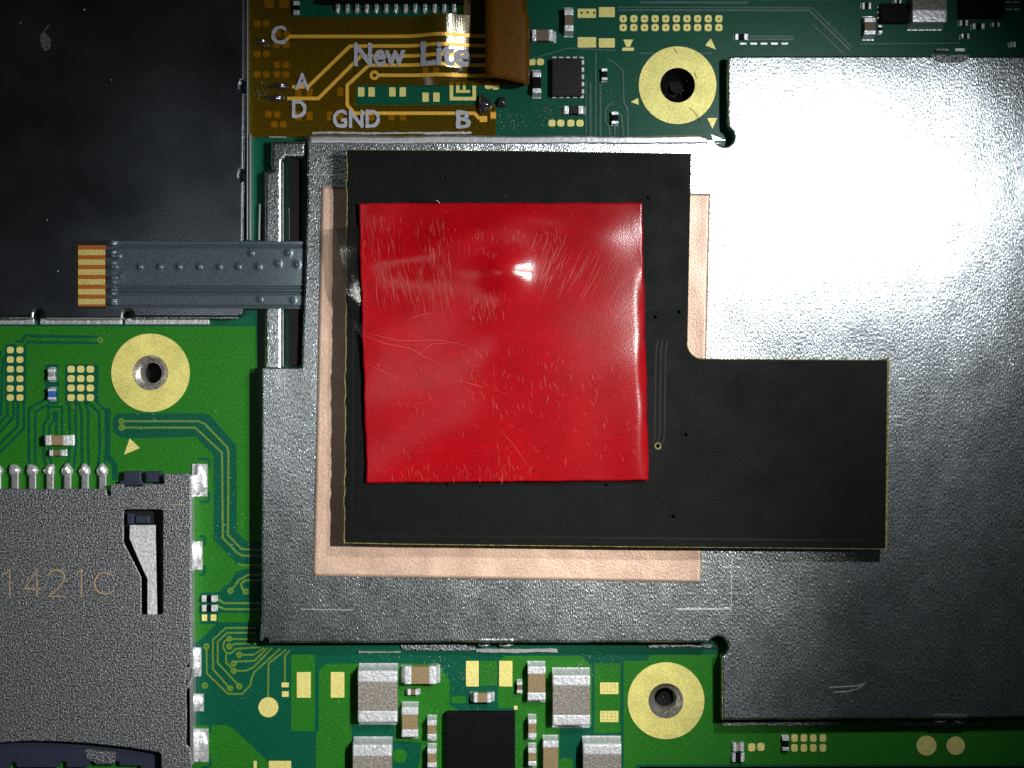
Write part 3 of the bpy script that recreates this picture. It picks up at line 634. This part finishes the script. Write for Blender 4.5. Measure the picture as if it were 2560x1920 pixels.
field(45, 905, 530, 1010, 640, 3, 15, 50); field(45, 1035, 540, 1110, 690, 4, 15, 45); field(110, 935, 640, 1130, 740, 12, 20, 70); field(60, 1080, 560, 1400, 630, 10, 8, 26)
field(40, 1370, 600, 1600, 690, -26, 30, 120); field(40, 1340, 580, 1420, 690, -18, 20, 70); field(45, 1170, 720, 1260, 790, 8, 10, 30)
field(90, 910, 900, 1590, 1180, 12, 5, 26, .8, 1.6, 14); field(60, 920, 1160, 1330, 1195, 10, 5, 22, .8, 1.6, 12); field(70, 1150, 860, 1500, 1030, 12, 6, 26, .8, 1.7, 14); field(70, 905, 520, 1600, 1190, 10, 3, 9, .8, 1.6, 40); field(8, 1240, 1080, 1275, 1180, 8, 10, 40)
for p in ([(903, 835), (960, 858), (1030, 872), (1062, 893), (1096, 906)], [(914, 908), (960, 930), (1010, 950)], [(1000, 925), (1080, 860), (1150, 855)], [(1020, 800), (1050, 788), (1090, 780)], [(905, 830), (1000, 852), (1100, 850), (1180, 866)],
          [(1130, 950), (1180, 960), (1270, 985)], [(1330, 1180), (1290, 1120), (1248, 1070)], [(980, 1010), (1100, 1008)]): scr(p, .9)
add('surface_scratches', mesh('surface_scratches', vs, fs), 'scratch', rd, P(1255, 855, ZB1), 'stuff')
def fz(u, v, x, y): return ZB1+.05+.22*(1-u)**1.3*math.sin(math.pi*min(1, v*1.05))**.7-.10*(1-u)*v+.05*math.sin(v*14)*(1-u)
tag(sheet('clear_film', [(840, 572), (915, 562), (928, 900), (892, 850)], 24, 50, fz, .012, 'clear_film', edge=lambda u, v: (10*math.sin(v*math.pi)*(1-u)*-.4, 0)), 'curled clear plastic film sticking out left of the red square', 'plastic film')
tag(sheet('film_tab', [(1030, 498), (1100, 498), (1110, 515), (1020, 515)], 10, 4, lambda u, v, x, y: ZB1+.04+.1*math.sin(u*math.pi)*(1-v), .01, 'clear_film'), 'dark sliver of film poking out above the red square', 'plastic film')

# ---------------------------------------------------------------- amber flex board
fx = thing('flex_circuit', 'amber see-through flex circuit with gold traces reading New Lite', 'flex circuit', P(900, 170, .03))
def hump(x, y):
    if y > 225: return 0
    f = 1 if y < 170 else max(0, (225-y)/55)
    return f*(.18*math.exp(-((x-1098)/44)**2)+.15*max(0, 190-max(y, 0))/100*math.exp(-((x-1128)/72)**2))
ZF = .06
xs = sorted(set([624, 700, 735, 800, 866, 890, 905, 1000]+list(range(1010, 1216, 6))+[1200, 1216, 1240, 1280, 1318])); ys = sorted(set([-300, -40, 42, 100, 150, 170, 182, 196, 213, 220, 240, 262, 300, 330, 343]))
def keep(x, y):
    if y < 42: return x < 735 or x > 1160
    if y < 213: return True
    if y < 262: return x < 890 
    return x < 1240
vs, fs, idx = [], [], {}
def vid(x, y, s):
    k = (x, y, s)
    if k not in idx:
        idx[k] = len(vs); p = P(x, y, ZF); vs.append(Vector((p.x, p.y, ZF+hump(x, y)-(0 if s else .01)))-P(900, 170, ZF))
    return idx[k]
cells = {(i, j) for i in range(len(xs)-1) for j in range(len(ys)-1) if keep((xs[i]+xs[i+1])/2, (ys[j]+ys[j+1])/2)}
for i, j in cells:
    q = [(xs[i], ys[j]), (xs[i], ys[j+1]), (xs[i+1], ys[j+1]), (xs[i+1], ys[j])]
    fs.append(tuple(vid(*p, 1) for p in q)); fs.append(tuple(vid(*p, 0) for p in reversed(q)))
    for (di, dj), (a, b) in zip(((-1, 0), (0, 1), (1, 0), (0, -1)), ((0, 1), (1, 2), (2, 3), (3, 0))):
        if (i+di, j+dj) not in cells: fs.append((vid(*q[a], 1), vid(*q[a], 0), vid(*q[b], 0), vid(*q[b], 1)))
film = add('flex_film', mesh('flex_film', vs, fs), 'flex', fx, P(900, 170, ZF))
for pts in ([(715, 100), (724, 91), (1232, 91)], [(730, 217), (770, 217), (875, 115), (1232, 115)], [(718, 246), (796, 246), (885, 157), (902, 140), (1232, 140)],
            [(1232, 163), (922, 163), (868, 213), (868, 262), (886, 283), (1186, 283), (1196, 294), (1208, 298)], [(946, 188), (1215, 189), (1234, 191)]):
    ribbon('gold_trace', pts, 8.5, ZF+.003, ZF+.014, 'flex_gold', fx, hump, 9)
poly('gold_trace', [circ(936, 188, 12, 24), circ(936, 188, 5, 16)], ZF+.003, ZF+.016, 'flex_gold', fx)
poly('gold_trace', rrect(1199, 290, 1218, 305, 2), ZF+.003, ZF+.02, 'flex_gold', fx); poly('gold_trace', rrect(1226, 281, 1240, 296, 2), ZF+.003, ZF+.016, 'flex_gold', fx)
for s, b in (('C', (678, 64, 716, 111)), ('A', (737, 182, 774, 225)), ('D', (730, 250, 766, 295)), ('GND', (832, 274, 950, 320)), ('B', (1140, 276, 1177, 321)), ('New', (885, 107, 1014, 166)), ('Lite', (1052, 107, 1176, 167))):
    text('printed_letters', s, b, ZF+.03, 'ink', fx, .028, hump)
# the part folded back on itself
prof = [(1213-i*0, .50) for i in range(1)]
vs, fs = [], []; path = [(1213, .80), (1240, .81), (1270, .81), (1305, .81)]+[(1309+15*math.sin(t), .44+.37*math.cos(t)) for t in [k*math.pi/10 for k in range(1, 11)]]
c = P(1213, 100, .5); nseg = 30
for k in range(nseg+1):
    for x, z in path:
        y0 = -300; yb = 188+(x-1213)*.21 if z > .2 else 190
        y = y0+(yb-y0)*k/nseg
        xx = x-12 if y < 32 and x > 1290 else x
        q = P(xx, y, z); vs.append(q-c)
n = len(path); m0 = len(vs)
for v in list(vs): vs.append(v-Vector((0, 0, .012)))
for k in range(nseg):
    for i in range(n-1):
        a = k*n+i; fs.append((a, a+n, a+n+1, a+1)); fs.append((m0+a, m0+a+1, m0+a+n+1, m0+a+n))
for i in range(n-1): fs.append((nseg*n+i, m0+nseg*n+i, m0+nseg*n+i+1, nseg*n+i+1))
for k in range(nseg): fs.append((k*n, m0+k*n, m0+(k+1)*n, (k+1)*n))
add('folded_flap', mesh('folded_flap', vs, fs, True), 'flap', fx, c)

gs = 'solder blobs joining the flex to the board'
for cx, cy, rx, ry, h_, lab in ((655, 105, 18, 8, .16, 'rough dark solder blob beside the printed letter C'), (702, 217, 25, 9, .2, 'shiny dark solder blob beside the printed letter A'),
                                (692, 246, 25, 9, .18, 'shiny dark solder blob just above left of the printed letter D'), (1211, 262, 17, 25, .22, 'glossy black solder blob above the printed letter B'), (1256, 256, 13, 13, .16, 'small shiny solder dot right of the black solder blob')):
    tag(blob('solder_blob', cx, cy, rx, ry, h_, 'dark_solder', None, ZF), lab, 'solder', gs)

# ---------------------------------------------------------------- card slot in the lower left
ct = thing('card_slot', 'grainy grey metal card slot stamped 1421C in the lower left', 'card slot', P(200, 1550, 0))
ZC = .42
shell = [(-300, 1222), (266, 1222), (267, 1236), (270, 1240), (274, 1240), (276, 1236), (276, 1210), (308, 1210), (311, 1216), (354, 1216), (358, 1210), (408, 1210), (410, 1184), (470, 1184), (477, 1192), (478, 1652), (467, 1664), (465, 1716), (467, 1780), (466, 1862), (474, 1870), (480, 1910), (482, 1990),
         (404, 1990), (402, 1886), (396, 1881), (330, 1870), (229, 1859), (170, 1855), (114, 1853), (60, 1853), (0, 1857), (-300, 1890)]
win = [(313, 1274), (402, 1274), (407, 1279), (407, 1530), (404, 1536), (354, 1536), (353, 1443), (312, 1362), (309, 1352), (309, 1278)]
soft('shell', [shell, win], ZC-.07, ZC, .025, 'slot_metal', ct, 2)
poly('side_wall', [(470, 1188), (479, 1190), (484, 1910), (476, 1910)], .02, ZC-.03, 'bright_metal', ct)
block('latch', 468, 1668, 476, 1720, .1, .38, 'bright_metal', ct, .02); ribbon('latch', [(464, 1726), (470, 1712), (480, 1690), (482, 1672)], 4, .2, .43, 'bright_metal', ct)
fpts = [((325, 1313), (389, 1313)), ((324, 1345), (389, 1345)), ((346, 1397), (390, 1397)), ((369, 1448), (391, 1448)), ((369, 1500), (392, 1500)), ((369, 1540), (393, 1540))]
vs, fs = [], []; c = P(360, 1420, ZC)
for k, (a, b) in enumerate(fpts):
    zz = (.31, .30, .315, .335, .36, .395)[k]
    for p in (a, b): q = P(*p, zz); vs.append(q-c)
for v in list(vs): vs.append(v-Vector((0, 0, .03)))
for k in range(5):
    a = 2*k; fs += [(a, a+1, a+3, a+2), (12+a, 12+a+2, 12+a+3, 12+a+1), (a, a+2, 12+a+2, 12+a), (a+1, 12+a+1, 12+a+3, a+3)]
fs += [(0, 12, 13, 1), (10, 11, 23, 22)]
add('spring_finger', mesh('spring_finger', vs, fs), 'terminal', ct, c)
poly('slot_floor', rect(-300, 1236, 466, 1850), .01, .05, 'cable_black', ct)
block('plastic_catch', 318, 1284, 334, 1310, .05, .2, 'navy_plastic', ct, .02); block('plastic_catch', 338, 1290, 374, 1308, .05, .17, 'navy_plastic', ct, .03)
for x0, x1 in ((309, 352), (364, 404)): block('plastic_post', x0, 1178, x1, 1206, .02, .22, 'navy_plastic', ct, .03)
block('plastic_post', 300, 1202, 356, 1214, .02, .2, 'navy_plastic', ct, .02)
poly('plastic_frame', [(-300, 1846), (398, 1846), (398, 1990), (352, 1990), (352, 1914), (300, 1914), (298, 1903), (290, 1903), (286, 1912), (240, 1912), (236, 1904), (226, 1904), (220, 1918), (168, 1918), (166, 1904), (150, 1904), (148, 1918), (44, 1918), (40, 1906), (26, 1906), (22, 1920), (-300, 1920)], .02, .16, 'navy_plastic', ct)
poly('grit_patch', [(212, 1872), (290, 1880), (288, 1908), (240, 1908), (216, 1894)], .16, .175, 'slot_metal', ct)
for k in range(-3, 7):
    x = -7+43.9*k
    p = block('pin', x-9, 1176, x+9, 1226, .03, .13, 'bright_metal', ct, .03, 3)
    blob('solder_joint', x, 1176, 15, 17, .15, 'solder', p, seed=k+5)
for x0, y0, x1, y1 in ((480, 1160, 518, 1241), (481, 1354, 506, 1424), (482, 1619, 503, 1691), (485, 1735, 509, 1778), (485, 1822, 521, 1905)):
    tb = poly('mounting_tab', rect(x0, y0, x1, y1), 0, .05, 'solder', ct)
    blob('solder_joint', (x0+x1)/2, (y0+y1)/2, (x1-x0)*.46, (y1-y0)*.48, .07, 'solder', tb, .045, 18, y0)
    for yy, sg in ((y0, -1), (y1, 1)): ribbon('mask_clearance', [(x0+18, yy+sg*13), (x1+1, yy+sg*13), (x1+5, yy+sg*8), (x1+5, yy-sg*10)], 6, 0, Z2+.002, 'mask_teal', brd)
S = lambda pts: ribbon('stamped_digit', pts, 3.6, ZC-.01, ZC+.006, 'stamp', ct)
S([(4, 1437), (14, 1434), (24, 1424), (24, 1492)]); S([(92, 1492), (92, 1423), (62, 1472), (102, 1472)])
S(arc(141, 1444, 20, 165, -20, 10)+[(150, 1466), (122, 1491), (164, 1491)]); S([(190, 1436), (203, 1424), (203, 1492)]); S(arc(263, 1458, 27, 40, 320, 18))
ribbon('press_mark', [(425, 1262), (462, 1262)], 2, ZC-.01, ZC+.003, 'stamp', ct)

# ---------------------------------------------------------------- flux drops and dust, uncountable
def specks(name, mat, spots, seed):
    rnd = random.Random(seed); bm = bmesh.new()
    for x0, y0, x1, y1, n_, rmin, rmax, z in spots:
        n_ = int(n_*.6); rmax *= .85
        for _ in range(n_):
            r_ = rnd.uniform(rmin, rmax)/100*(rnd.random()**.5); p = P(rnd.triangular(x0, x1), rnd.triangular(y0, y1), z)
            vv = bmesh.ops.create_icosphere(bm, subdivisions=1, radius=r_)['verts']
            for v in vv: v.co = Vector((v.co.x, v.co.y, v.co.z*.6))+p
    me = bpy.data.meshes.new(name); bm.to_mesh(me); bm.free()
    for p in me.polygons: p.use_smooth = True
    o = add(name, me, mat, None); o['kind'] = 'stuff'; return o
specks('flux_residue', 'flux', [(1050, 1632, 1130, 1700, 150, 1, 3, .012), (1120, 1640, 1180, 1740, 90, 1, 2.6, .012), (900, 1628, 1060, 1652, 60, 1, 2.4, .012), (1190, 1650, 1260, 1720, 60, 1, 2.4, .012), (1420, 1625, 1560, 1690, 130, 1, 3, .012),
                               (1330, 240, 1400, 340, 150, 1, 3, .012), (1240, 280, 1330, 335, 120, 1, 3, .012), (1500, 180, 1560, 330, 90, 1, 2.4, .012), (2020, 20, 2160, 130, 160, 1, 3, .012), (1900, 100, 2000, 112, 30, 1, 2.5, .012), (630, 100, 690, 120, 50, 1, 3, .08),
                               (1700, 325, 1790, 342, 40, 1, 3, .012), (500, 1560, 720, 1800, 90, .8, 2, .014), (630, 200, 680, 260, 50, 1, 3, .08), (1230, 240, 1300, 330, 60, 1, 2.6, .012), (1600, 100, 1800, 330, 50, .8, 1.8, .01)], 5)
specks('board_dust', 'dust', [(870, 390, 2210, 1360, 60, .5, 1.3, 1.142), (0, 820, 640, 1160, 110, .8, 1.8, .012), (490, 1180, 640, 1550, 70, .8, 2, .012), (730, 1640, 1560, 1900, 90, .8, 1.6, .012), (1560, 1640, 1790, 1900, 40, .8, 1.6, .012)], 6)
